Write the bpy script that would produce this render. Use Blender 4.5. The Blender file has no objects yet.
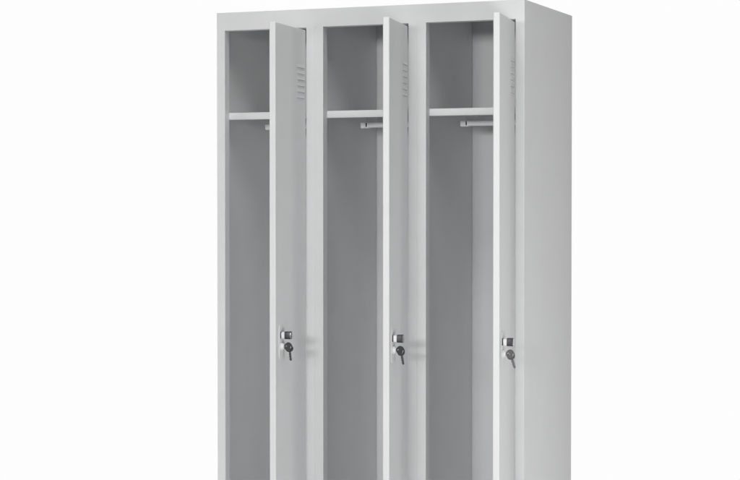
import bpy, bmesh, math, random
from mathutils import Vector, Matrix

random.seed(4)
S = bpy.context.scene
COL = S.collection

# ------------------------------------------------------------------ dimensions (metres)
W, D, H = 0.90, 0.45, 1.80          # whole cabinet
UNIT = 0.30                          # one compartment
POST = 0.0255                        # face width of a frame post
HEAD = 0.050                         # header height
SILL = 0.12                          # top of the bottom rail
RET = 0.027                          # depth of the frame's folded return
GAP = 0.0008                         # half of the seam between two units
DOORW, DOORT = 0.245, 0.0165
TOPZ = H - HEAD

# ------------------------------------------------------------------ materials
def nodes(name):
    m = bpy.data.materials.new(name)
    m.use_nodes = True
    nt = m.node_tree
    return m, nt, nt.nodes['Principled BSDF']

def painted_steel(name, col, rough=0.42, bump=0.05, var=0.02):
    """powder-coated sheet steel: fine orange-peel bump, slow panel waviness, tiny tone variation"""
    m, nt, b = nodes(name)
    tc = nt.nodes.new('ShaderNodeTexCoord')
    n1 = nt.nodes.new('ShaderNodeTexNoise'); n1.inputs['Scale'].default_value = 420; n1.inputs['Detail'].default_value = 3
    n2 = nt.nodes.new('ShaderNodeTexNoise'); n2.inputs['Scale'].default_value = 3.2; n2.inputs['Detail'].default_value = 2
    n3 = nt.nodes.new('ShaderNodeTexNoise'); n3.inputs['Scale'].default_value = 9; n3.inputs['Detail'].default_value = 6
    for n in (n1, n2, n3):
        nt.links.new(tc.outputs['Object'], n.inputs['Vector'])
    b1 = nt.nodes.new('ShaderNodeBump'); b1.inputs['Strength'].default_value = bump; b1.inputs['Distance'].default_value = 0.0004
    b2 = nt.nodes.new('ShaderNodeBump'); b2.inputs['Strength'].default_value = 0.5; b2.inputs['Distance'].default_value = 0.004
    nt.links.new(n1.outputs['Fac'], b1.inputs['Height'])
    nt.links.new(n2.outputs['Fac'], b2.inputs['Height'])
    nt.links.new(b2.outputs['Normal'], b1.inputs['Normal'])
    nt.links.new(b1.outputs['Normal'], b.inputs['Normal'])
    cr = nt.nodes.new('ShaderNodeValToRGB')
    cr.color_ramp.elements[0].position = 0.3; cr.color_ramp.elements[1].position = 0.7
    cr.color_ramp.elements[0].color = (*[c * (1 - var) for c in col], 1)
    cr.color_ramp.elements[1].color = (*[c * (1 + var) for c in col], 1)
    nt.links.new(n3.outputs['Fac'], cr.inputs['Fac'])
    nt.links.new(cr.outputs['Color'], b.inputs['Base Color'])
    mr = nt.nodes.new('ShaderNodeMapRange'); mr.inputs['To Min'].default_value = rough - 0.05; mr.inputs['To Max'].default_value = rough + 0.06
    nt.links.new(n3.outputs['Fac'], mr.inputs['Value'])
    nt.links.new(mr.outputs['Result'], b.inputs['Roughness'])
    b.inputs['Specular IOR Level'].default_value = 0.35
    return m

def metal(name, col, rough):
    m, nt, b = nodes(name)
    b.inputs['Metallic'].default_value = 1.0
    tc = nt.nodes.new('ShaderNodeTexCoord')
    n = nt.nodes.new('ShaderNodeTexNoise'); n.inputs['Scale'].default_value = 160; n.inputs['Detail'].default_value = 4
    nt.links.new(tc.outputs['Object'], n.inputs['Vector'])
    cr = nt.nodes.new('ShaderNodeValToRGB')
    cr.color_ramp.elements[0].color = (*[c * .8 for c in col], 1); cr.color_ramp.elements[1].color = (*[c * 1.2 for c in col], 1)
    nt.links.new(n.outputs['Fac'], cr.inputs['Fac']); nt.links.new(cr.outputs['Color'], b.inputs['Base Color'])
    mr = nt.nodes.new('ShaderNodeMapRange'); mr.inputs['To Min'].default_value = rough * .7; mr.inputs['To Max'].default_value = rough * 1.3
    nt.links.new(n.outputs['Fac'], mr.inputs['Value']); nt.links.new(mr.outputs['Result'], b.inputs['Roughness'])
    return m

def plain(name, col, rough=0.6):
    m, nt, b = nodes(name)
    tc = nt.nodes.new('ShaderNodeTexCoord')
    n = nt.nodes.new('ShaderNodeTexNoise'); n.inputs['Scale'].default_value = 60
    nt.links.new(tc.outputs['Object'], n.inputs['Vector'])
    cr = nt.nodes.new('ShaderNodeValToRGB')
    cr.color_ramp.elements[0].color = (*[c * .96 for c in col], 1); cr.color_ramp.elements[1].color = (*[min(1, c * 1.04) for c in col], 1)
    nt.links.new(n.outputs['Fac'], cr.inputs['Fac']); nt.links.new(cr.outputs['Color'], b.inputs['Base Color'])
    b.inputs['Roughness'].default_value = rough
    return m

PAINT = painted_steel('light_grey_paint', (0.738, 0.741, 0.745))
INNER = painted_steel('inner_grey_paint', (0.75, 0.753, 0.758), rough=0.5)
SATIN = metal('satin_nickel', (0.62, 0.62, 0.63), 0.30)
CHROME = metal('dark_chrome', (0.085, 0.085, 0.09), 0.45)
KEYM = metal('worn_nickel', (0.10, 0.10, 0.105), 0.4)
DARK = plain('dark_slot', (0.02, 0.02, 0.02), 0.8)
LOUVRE_SHADE = plain('louvre_painted_shade', (0.38, 0.38, 0.385), 0.7)
BOWM = plain('black_key_head', (0.035, 0.035, 0.038), 0.4)
RAILM = plain('white_plastic', (0.90, 0.90, 0.905), 0.4)
FLOORM = plain('white_studio_floor', (0.82, 0.82, 0.82), 0.7)

# ------------------------------------------------------------------ helpers
def link(name, bm, mat, parent=None, smooth=False, mats=None):
    me = bpy.data.meshes.new(name)
    bmesh.ops.recalc_face_normals(bm, faces=bm.faces)
    bm.to_mesh(me); bm.free()
    for m in (mats or [mat]):
        me.materials.append(m)
    if smooth:
        for p in me.polygons:
            p.use_smooth = True
        me.set_sharp_from_angle(angle=math.radians(40))
    o = bpy.data.objects.new(name, me)
    COL.objects.link(o)
    if parent:
        o.parent = parent
    return o

def empty(name, loc, label, cat, group=None):
    o = bpy.data.objects.new(name, None)
    o.empty_display_size = 0.05
    COL.objects.link(o)
    o.location = loc
    o['label'] = label; o['category'] = cat
    if group:
        o['group'] = group
    return o

def box(bm, a, b, bev=0.0, seg=2):
    x0, y0, z0 = a; x1, y1, z1 = b
    vs = [bm.verts.new(p) for p in ((x0, y0, z0), (x1, y0, z0), (x1, y1, z0), (x0, y1, z0),
                                    (x0, y0, z1), (x1, y0, z1), (x1, y1, z1), (x0, y1, z1))]
    fs = [bm.faces.new([vs[i] for i in q]) for q in ((3, 2, 1, 0), (4, 5, 6, 7), (0, 1, 5, 4), (1, 2, 6, 5), (2, 3, 7, 6), (3, 0, 4, 7))]
    if bev:
        es = list({e for f in fs for e in f.edges})
        bmesh.ops.bevel(bm, geom=es, offset=bev, segments=seg, affect='EDGES', profile=0.5)

def rings(bm, rs, cap0=True, cap1=True):
    """skin a list of equally long closed loops"""
    R = [[bm.verts.new(p) for p in r] for r in rs]
    n = len(R[0])
    for A, B in zip(R, R[1:]):
        for i in range(n):
            j = (i + 1) % n
            bm.faces.new((A[i], A[j], B[j], B[i]))
    if cap0:
        bm.faces.new(R[0][::-1])
    if cap1:
        bm.faces.new(R[-1])
    return R

def strip(bm, prof, fn):
    """open profile swept between the two ends given by fn(point, end)"""
    a = [bm.verts.new(fn(p, 0)) for p in prof]
    b = [bm.verts.new(fn(p, 1)) for p in prof]
    for i in range(len(prof) - 1):
        bm.faces.new((a[i], a[i + 1], b[i + 1], b[i]))

def super_ring(y, rx, rz, p=2.0, n=32, cx=0, cz=0):
    """rounded loop in the xz plane; p = 2 a circle, more = a rounded square"""
    out = []
    for k in range(n):
        t = 2 * math.pi * k / n
        c, s = math.cos(t), math.sin(t)
        out.append((cx + rx * math.copysign(abs(c) ** (2 / p), c), y, cz + rz * math.copysign(abs(s) ** (2 / p), s)))
    return out

# ------------------------------------------------------------------ the cabinet
cab = empty('locker_cabinet', (0, 0, 0),
            'light grey sheet steel locker cabinet with three narrow compartments, all doors standing open', 'locker')

# front frame: one folded sheet with three openings and the two seams between the units
bm = bmesh.new()
xs = [0.0015]
for i in range(3):
    l = UNIT * i; r = UNIT * (i + 1)
    if i: xs.append(l + GAP)
    xs += [l + POST, r - POST + 0.0005]
    if i < 2: xs.append(r - GAP)
xs.append(W - 0.0015)
zs = [0.06, SILL, TOPZ, H - 0.0015]
V = {}
def vv(i, k):
    if (i, k) not in V:
        V[(i, k)] = bm.verts.new((xs[i], 0, zs[k]))
    return V[(i, k)]
openings = []; seams = []
for i in range(len(xs) - 1):
    wdt = xs[i + 1] - xs[i]
    for k in range(3):
        if k == 1 and wdt > 0.1:
            openings.append(i); continue
        if k == 1 and wdt < 0.003:
            seams.append(i); continue
        bm.faces.new((vv(i, k), vv(i + 1, k), vv(i + 1, k + 1), vv(i, k + 1)))
bev_edges = []
def fold(i, depth, flange, closed=False):
    loop = [vv(i, 1), vv(i + 1, 1), vv(i + 1, 2), vv(i, 2)]
    back = [bm.verts.new((v.co.x, depth, v.co.z)) for v in loop]
    cx = (xs[i] + xs[i + 1]) / 2; cz = (zs[1] + zs[2]) / 2
    lip = [bm.verts.new((v.co.x + math.copysign(flange, v.co.x - cx), depth, v.co.z + math.copysign(flange, v.co.z - cz))) for v in loop] if flange else None
    if closed:
        bm.faces.new(back)
    for a in range(4):
        b = (a + 1) % 4
        bm.faces.new((loop[a], loop[b], back[b], back[a]))
        bev_edges.append(bm.edges.get((loop[a], loop[b])))
        if lip:
            bm.faces.new((back[a], back[b], lip[b], lip[a]))
for i in openings: fold(i, RET, 0.014)
for i in seams: fold(i, 0.0012, 0, True)
bmesh.ops.bevel(bm, geom=[e for e in bev_edges if e], offset=0.0009, segments=2, affect='EDGES', profile=0.5)
link('front_frame', bm, PAINT, cab)

# outer side panels with a bent front corner
R_ = 0.0015
for sx in (0, 1):
    bm = bmesh.new()
    def X(d): return d if sx == 0 else W - d
    prof = [(X(R_), 0.0), (X(R_ * .29), R_ * .29), (X(0), R_), (X(0), D - R_), (X(R_ * .29), D - R_ * .29), (X(R_), D), (X(0.012), D)]
    strip(bm, prof, lambda p, e: (p[0], p[1], 0.0 if e == 0 else H - 0.0002))
    # inner face of the same panel
    strip(bm, [(X(0.0022), 0.001), (X(0.0022), D - 0.0012)], lambda p, e: (p[0], p[1], 0.06 if e == 0 else H - 0.003))
    link('side_panel', bm, PAINT, cab, smooth=True)

# top panel, front edge bent down into the header
bm = bmesh.new()
prof = [(0.0, H - R_), (R_ * .29, H - R_ * .29), (R_, H), (D - R_, H), (D - R_ * .29, H - R_ * .29), (D, H - R_)]
strip(bm, prof, lambda p, e: (0.0006 if e == 0 else W - 0.0006, p[0], p[1]))
strip(bm, [(0.001, H - 0.0035), (D - 0.001, H - 0.0035)], lambda p, e: (0.003 if e == 0 else W - 0.003, p[0], p[1]))
link('top_panel', bm, PAINT, cab, smooth=True)

# back, floor pan and plinth
bm = bmesh.new(); box(bm, (0.0025, D - 0.0022, 0.0), (W - 0.0025, D - 0.001, H - 0.004)); link('back_panel', bm, INNER, cab)
bm = bmesh.new(); box(bm, (0.0026, 0.002, 0.100), (W - 0.0026, D - 0.003, 0.112)); link('bottom_panel', bm, INNER, cab)
bm = bmesh.new(); box(bm, (0.02, 0.03, 0.0), (W - 0.02, 0.034, 0.0595), 0.001); link('plinth', bm, PAINT, cab)

# double-skinned partitions between the units
for k in (1, 2):
    bm = bmesh.new()
    x = UNIT * k
    for s in (-1, 1):
        a, b = sorted((x + s * 0.0010, x + s * 0.0020))
        box(bm, (a, 0.0125, 0.1125), (b, D - 0.0060, H - 0.0042))
    link('partition', bm, INNER, cab)

# shelves with folded front edge, a coat rail under each
SHZ = H - 0.2779
RAILY, RAILZ = 0.225, SHZ - 0.0195 - 0.013
for i in range(3):
    x0 = UNIT * i
    bm = bmesh.new()
    xl, xr = x0 + 0.0045, x0 + UNIT - 0.0045
    t = 0.0195
    y0 = RET + 0.0008
    r = 0.0016
    # one folded sheet: flat tray, front lip turned down, small return at the back of the lip
    prof = [(D - 0.003, SHZ), (y0 + r, SHZ), (y0 + r * .29, SHZ - r * .29), (y0, SHZ - r), (y0, SHZ - t + r),
            (y0 + r * .29, SHZ - t + r * .29), (y0 + r, SHZ - t), (y0 + 0.012, SHZ - t), (y0 + 0.012, SHZ - t + .001),
            (y0 + .0018, SHZ - t + .001), (y0 + .0018, SHZ - .0012), (D - 0.003, SHZ - .0012)]
    strip(bm, prof, lambda p, e: (xl if e == 0 else xr, p[0], p[1]))
    link('shelf', bm, PAINT, cab, smooth=True)
    # rail: oval tube between two clamps screwed to the shelf
    bm = bmesh.new()
    ra, rb = x0 + 0.046, x0 + UNIT - 0.046
    pts = lambda x, f: [(x, RAILY + 0.0055 * f * math.cos(a), RAILZ + 0.0070 * f * math.sin(a)) for a in [2 * math.pi * k / 24 for k in range(24)]]
    rings(bm, [pts(ra + 0.004, 1), pts(rb - 0.004, 1)])
    rail = link('coat_rail', bm, RAILM, cab, smooth=True)
    for s, xe in ((1, ra), (-1, rb)):
        bm = bmesh.new()
        # clamp: rounded block that hugs the end of the tube and reaches up to the shelf
        a, b = sorted((xe - s * 0.001, xe + s * 0.024))
        box(bm, (a, RAILY - 0.0085, RAILZ - 0.0088), (b, RAILY + 0.0085, RAILZ + 0.0075), 0.0028, 3)
        c = link('rail_bracket', bm, RAILM, rail, smooth=True)
        bm = bmesh.new()
        a, b = sorted((xe + s * 0.010, xe + s * 0.044))
        box(bm, (a, RAILY + 0.0070, RAILZ - 0.0030), (b, RAILY + 0.0088, SHZ - 0.0015), 0.0006, 2)
        link('rail_hanger', bm, INNER, rail, smooth=True)
        bm = bmesh.new()
        xm = xe + s * 0.0175
        rings(bm, [super_ring(RAILY - 0.0090, 0.0020, 0.0062, 2.6, 20, xm, RAILZ + 0.0005), super_ring(RAILY - 0.0078, 0.0020, 0.0062, 2.6, 20, xm, RAILZ + 0.0005)])
        hole = link('screw_slot', bm, DARK, rail)

# ------------------------------------------------------------------ doors
ANG = [95.5, 100.0, 99.0]
DZ0, DZ1 = SILL + 0.003, TOPZ - 0.0075
LZ = H - 0.8793                       # height of the latch knob
LU = DOORW - 0.041                    # distance of the latch from the hinge

def door_mesh():
    bm = bmesh.new()
    def rect(ins, y):
        return [(-(DOORW - ins), y, DZ0 + ins), (-ins, y, DZ0 + ins), (-ins, y, DZ1 - ins), (-(DOORW - ins), y, DZ1 - ins)]
    t = DOORT
    rings(bm, [rect(.0022, 0), rect(.00065, .00065), rect(0, .0022), rect(0, t - .0016), rect(.0016, t),
               rect(.017, t), rect(.0172, t - .0015), rect(.0172, .0014)])
    # pressed louvres: closed hoods, lower faces darker to paint the shade of an opening
    dark = []
    for k in range(6):
        z = H - 0.160 - k * 0.0165
        a, b = -0.072, -0.009
        n = 12
        top = []; low = []; low2 = []
        for j in range(n + 1):
            f = j / n
            x = a + (b - a) * f
            hgt = 0.0024 * (1 - abs(2 * f - 1) ** 6)
            top.append(bm.verts.new((x, -0.00002, z + 0.0055)))
            low.append(bm.verts.new((x, -hgt - 0.00002, z - 0.0035)))
            low2.append(bm.verts.new((x, -0.00002, z - 0.0045)))
        for j in range(n):
            bm.faces.new((top[j], top[j + 1], low[j + 1], low[j]))
            f = bm.faces.new((low[j], low[j + 1], low2[j + 1], low2[j]))
            dark.append(f)
    bm.faces.index_update()
    for f in dark:
        f.material_index = 1
    return bm

KEY_LABELS = ['dark metal keys hanging in the lock of the left locker door',
              'dark metal keys hanging in the lock of the middle locker door',
              'dark metal keys hanging in the lock of the right locker door']

def bow_bm(r, th, hole, axis_len, blade_w, teeth):
    """a flat key lying in the local yz plane: bow centred on the origin, blade along -z"""
    bm = bmesh.new()
    n = 28
    outer, inner = [], []
    for k in range(n):
        t = 2 * math.pi * k / n
        outer.append((r * math.sin(t) * 1.04, r * math.cos(t) * .95))
        inner.append((hole * math.sin(t), hole * math.cos(t) + r * .38))
    O1 = [bm.verts.new((-th / 2, y, z)) for y, z in outer]; O2 = [bm.verts.new((th / 2, y, z)) for y, z in outer]
    I1 = [bm.verts.new((-th / 2, y, z)) for y, z in inner]; I2 = [bm.verts.new((th / 2, y, z)) for y, z in inner]
    for k in range(n):
        j = (k + 1) % n
        bm.faces.new((O1[k], O1[j], O2[j], O2[k])); bm.faces.new((I1[j], I1[k], I2[k], I2[j]))
        bm.faces.new((O1[j], O1[k], I1[k], I1[j])); bm.faces.new((O2[k], O2[j], I2[j], I2[k]))
    return bm

def blade_bm(z0, z1, w, th, teeth=True):
    bm = bmesh.new()
    pts = [(-w / 2, z0), (w / 2, z0)]
    n = 7 if teeth else 1
    for k in range(1, n + 1):
        z = z0 + (z1 - z0) * k / (n + 0.6)
        pts.append((w / 2 - (0.0012 if k % 2 and teeth else 0), z))
    pts += [(w * .1, z1), (-w / 2, z1 - (z1 - z0) * .08)]
    rings(bm, [[(-th / 2, y, z) for y, z in pts], [(th / 2, y, z) for y, z in pts]])
    return bm

proto_door = None
proto_keys = None
for i in range(3):
    hx = UNIT * (i + 1) - POST - 0.0009
    hy = -0.0006
    th = math.radians(ANG[i])
    if proto_door is None:
        door = link('door', door_mesh(), None, cab, mats=[PAINT, LOUVRE_SHADE])
        # escutcheon
        bm = bmesh.new()
        rings(bm, [super_ring(-0.0001, 0.017, 0.046, 5, 40, -LU, LZ - .018), super_ring(-0.0008, 0.017, 0.046, 5, 40, -LU, LZ - .018),
                   super_ring(-0.0014, 0.0164, 0.0454, 5, 40, -LU, LZ - .018)])
        esc = link('escutcheon', bm, PAINT, door, smooth=True)
        # latch: dark ring added to imitate a shadow gap, pale neck, rounded-square dark cap
        R1 = lambda y, r, p=5: super_ring(y, r, r, p, 40, -LU, LZ)
        bm = bmesh.new()
        rings(bm, [R1(-.0012, .0088, 4), R1(-.0048, .0088, 4)])
        link('shadow_ring', bm, CHROME, esc, smooth=True)
        bm = bmesh.new()
        rings(bm, [R1(-.0046, .0092, 4), R1(-.0132, .0092, 4)])
        link('knob_neck', bm, PAINT, esc, smooth=True)
        bm = bmesh.new()
        rings(bm, [R1(-.0130, .0088), R1(-.0136, .0100), R1(-.0270, .0103), R1(-.0288, .0095)])
        knob = link('latch_knob', bm, CHROME, esc, smooth=True)
        bm = bmesh.new()
        rings(bm, [R1(-.0287, .0086), R1(-.0296, .0084), R1(-.0300, .0076)])
        link('knob_face', bm, SATIN, esc, smooth=True)
        bm = bmesh.new()
        C = lambda y, r: super_ring(y, r, r, 2, 36, -LU, LZ - .030)
        rings(bm, [C(-.0015, .0098), C(-.0060, .0098), C(-.0068, .0090), C(-.0068, .0076), C(-.0090, .0074), C(-.0095, .0068)])
        link('lock_cylinder', bm, PAINT, esc, smooth=True)
        proto_door = door
    else:
        door = proto_door.copy(); COL.objects.link(door); door.parent = cab
        for ch in proto_door.children:
            c = ch.copy(); COL.objects.link(c); c.parent = door
            for g in ch.children:
                d = g.copy(); COL.objects.link(d); d.parent = c
    door.location = (hx, hy, 0)
    door.rotation_euler = (0, 0, th)

    # the keys: one in the lock, a spare hanging from it on a split ring
    M = Matrix.Translation((hx, hy, 0)) @ Matrix.Rotation(th, 4, 'Z')
    kloc = M @ Vector((-LU, -0.0095, LZ - .030))
    if proto_keys is None:
        ks = empty('key_set', kloc, KEY_LABELS[i], 'keys', 'keys in the locker doors')
        k1 = link('key', blade_bm(0.004, -0.012, .0062, .0018, False), KEYM, ks)
        b1 = link('key_bow', bow_bm(.0110, .0028, .0034, 0, 0, 0), BOWM, k1, smooth=True)
        b1.location = (0, 0, 0.0)
        # stand the inserted key along the lock axis
        k1.rotation_euler = (math.radians(-90), 0, 0)
        k1.location = (0, -0.0135, 0)
        bm = bmesh.new()
        n, m = 28, 8
        RR, rr = .0066, .0008
        vs = [[bm.verts.new(((RR + rr * math.cos(b)) * math.cos(a), rr * math.sin(b), (RR + rr * math.cos(b)) * math.sin(a)))
               for b in [2 * math.pi * q / m for q in range(m)]] for a in [2 * math.pi * p / n for p in range(n)]]
        for p in range(n):
            for q in range(m):
                bm.faces.new((vs[p][q], vs[(p + 1) % n][q], vs[(p + 1) % n][(q + 1) % m], vs[p][(q + 1) % m]))
        ring = link('key_ring', bm, SATIN, ks, smooth=True)
        k2 = link('key', blade_bm(-0.008, -0.0330, .0064, .0018), KEYM, ks)
        b2 = link('key_bow', bow_bm(.0100, .0026, .0032, 0, 0, 0), BOWM, k2, smooth=True)
        proto_keys = ks
    else:
        ks = proto_keys.copy(); COL.objects.link(ks); ks.location = kloc
        ks['label'] = KEY_LABELS[i]
        for ch in proto_keys.children:
            c = ch.copy(); COL.objects.link(c); c.parent = ks
            for g in ch.children:
                d = g.copy(); COL.objects.link(d); d.parent = c
    ks.rotation_euler = (0, 0, th)
    kids = list(ks.children)
    keys = [o for o in kids if o.name.startswith('key') and not o.name.startswith('key_')]
    rg = [o for o in kids if o.name.startswith('key_ring')][0]
    keys[0].rotation_euler = (math.radians(-90), math.radians((8, -14, 4)[i]), 0)
    keys[0].location = (0, -0.0112, 0)
    rg.location = (0.0042, -0.0155, -0.0020)
    rg.rotation_euler = (0.2, 0, 0.5)
    keys[1].location = (0.0050, -0.0125, -0.0055)
    keys[1].rotation_euler = (math.radians((-6, -9, -17)[i]), math.radians(4), math.radians((25, 40, 30)[i]))

# ------------------------------------------------------------------ surface the cabinet stands on
bm = bmesh.new()
f = bm.faces.new([bm.verts.new(p) for p in ((-2.2, -2.6, -0.0005), (3.0, -2.6, -0.0005), (3.0, 1.9, -0.0005), (-2.2, 1.9, -0.0005))])
fl = link('floor', bm, FLOORM); fl['kind'] = 'structure'

# ------------------------------------------------------------------ studio light: white all round, key side at front left
wd = bpy.data.worlds.new('World'); S.world = wd; wd.use_nodes = True
nt = wd.node_tree; bg = nt.nodes['Background']
tc = nt.nodes.new('ShaderNodeTexCoord'); sp = nt.nodes.new('ShaderNodeSeparateXYZ')
nt.links.new(tc.outputs['Generated'], sp.inputs['Vector'])
def math_node(op, a, b=None):
    n = nt.nodes.new('ShaderNodeMath'); n.operation = op
    for k, v in enumerate((a, b)):
        if v is None: continue
        if isinstance(v, (int, float)): n.inputs[k].default_value = v
        else: nt.links.new(v, n.inputs[k])
    return n.outputs[0]
def curve(src, lo, hi, pts, top):
    """piecewise smooth value over src in [lo, hi]; pts = (src value, output)"""
    t = math_node('DIVIDE', math_node('SUBTRACT', src, lo), hi - lo)
    n = nt.nodes.new('ShaderNodeFloatCurve')
    c = n.mapping.curves[0]
    P = [((x - lo) / (hi - lo), y / top) for x, y in pts]
    while len(c.points) < len(P):
        c.points.new(0.5, 0.5)
    for q, (x, y) in zip(c.points, P):
        q.location = (x, y); q.handle_type = 'AUTO_CLAMPED'
    n.mapping.update()
    nt.links.new(t, n.inputs['Value'])
    return math_node('MULTIPLY', n.outputs[0], top)
# azimuth in degrees: 0 = straight in front of the doors, +90 = to their right, 180 = behind the cabinet
az = math_node('MULTIPLY', math_node('ARCTAN2', sp.outputs['X'], math_node('MULTIPLY', sp.outputs['Y'], -1.0)), 180 / math.pi)
AZ = [(-180, .985), (-112, .985), (-90, .02), (0, .02), (128, .02), (155, .985), (180, .985)]
val = curve(az, -180, 180, AZ, 1.0)
nt.links.new(val, bg.inputs['Color'])

def softbox(name, az, dist, z, size, watts, aim):
    l = bpy.data.lights.new(name, 'AREA'); l.shape = 'RECTANGLE'
    l.size, l.size_y = size; l.energy = watts
    o = bpy.data.objects.new(name, l); COL.objects.link(o)
    t = math.radians(az)
    o.location = (.45 + dist * math.sin(t), .10 - dist * math.cos(t), z)
    o.rotation_euler = (Vector(aim) - o.location).to_track_quat('-Z', 'Y').to_euler()
softbox('side_softbox', -75, 2.8, .75, (1.4, 1.4), 31, (.45, .1, 1.0))
softbox('right_softbox', 55, 2.8, .35, (.9, .9), 29.5, (.45, .1, 1.0))
softbox('boom_softbox', 3, 2.2, 4.2, (1.7, 1.7), 20, (.45, .1, 1.0))
softbox('right_boom_softbox', 25, 2.2, 4.2, (1.7, 1.7), 38.5, (.45, .1, 1.0))
softbox('far_softbox', 6, 6.0, 1.80, (1.3, .45), 108, (.45, .1, 1.2))
bg.inputs['Strength'].default_value = 1.0

# ------------------------------------------------------------------ camera
cd = bpy.data.cameras.new('camera'); cam = bpy.data.objects.new('camera', cd); COL.objects.link(cam)
cd.sensor_width = 36.0
cd.lens = 1791.69 / 740 * 36
cd.clip_start = 0.05; cd.clip_end = 100
cam.location = (2.3061, -4.4852, H - 0.5266)
cam.rotation_euler = (math.radians(90) - 0.0215, 0, 0.3897)
S.camera = cam

S.view_settings.view_transform = 'Standard'; S.view_settings.look = 'None'
S.view_settings.exposure = 0; S.view_settings.gamma = 1
S.render.engine = 'CYCLES'
S.cycles.max_bounces = 12; S.cycles.diffuse_bounces = 8
S.cycles.use_denoising = True
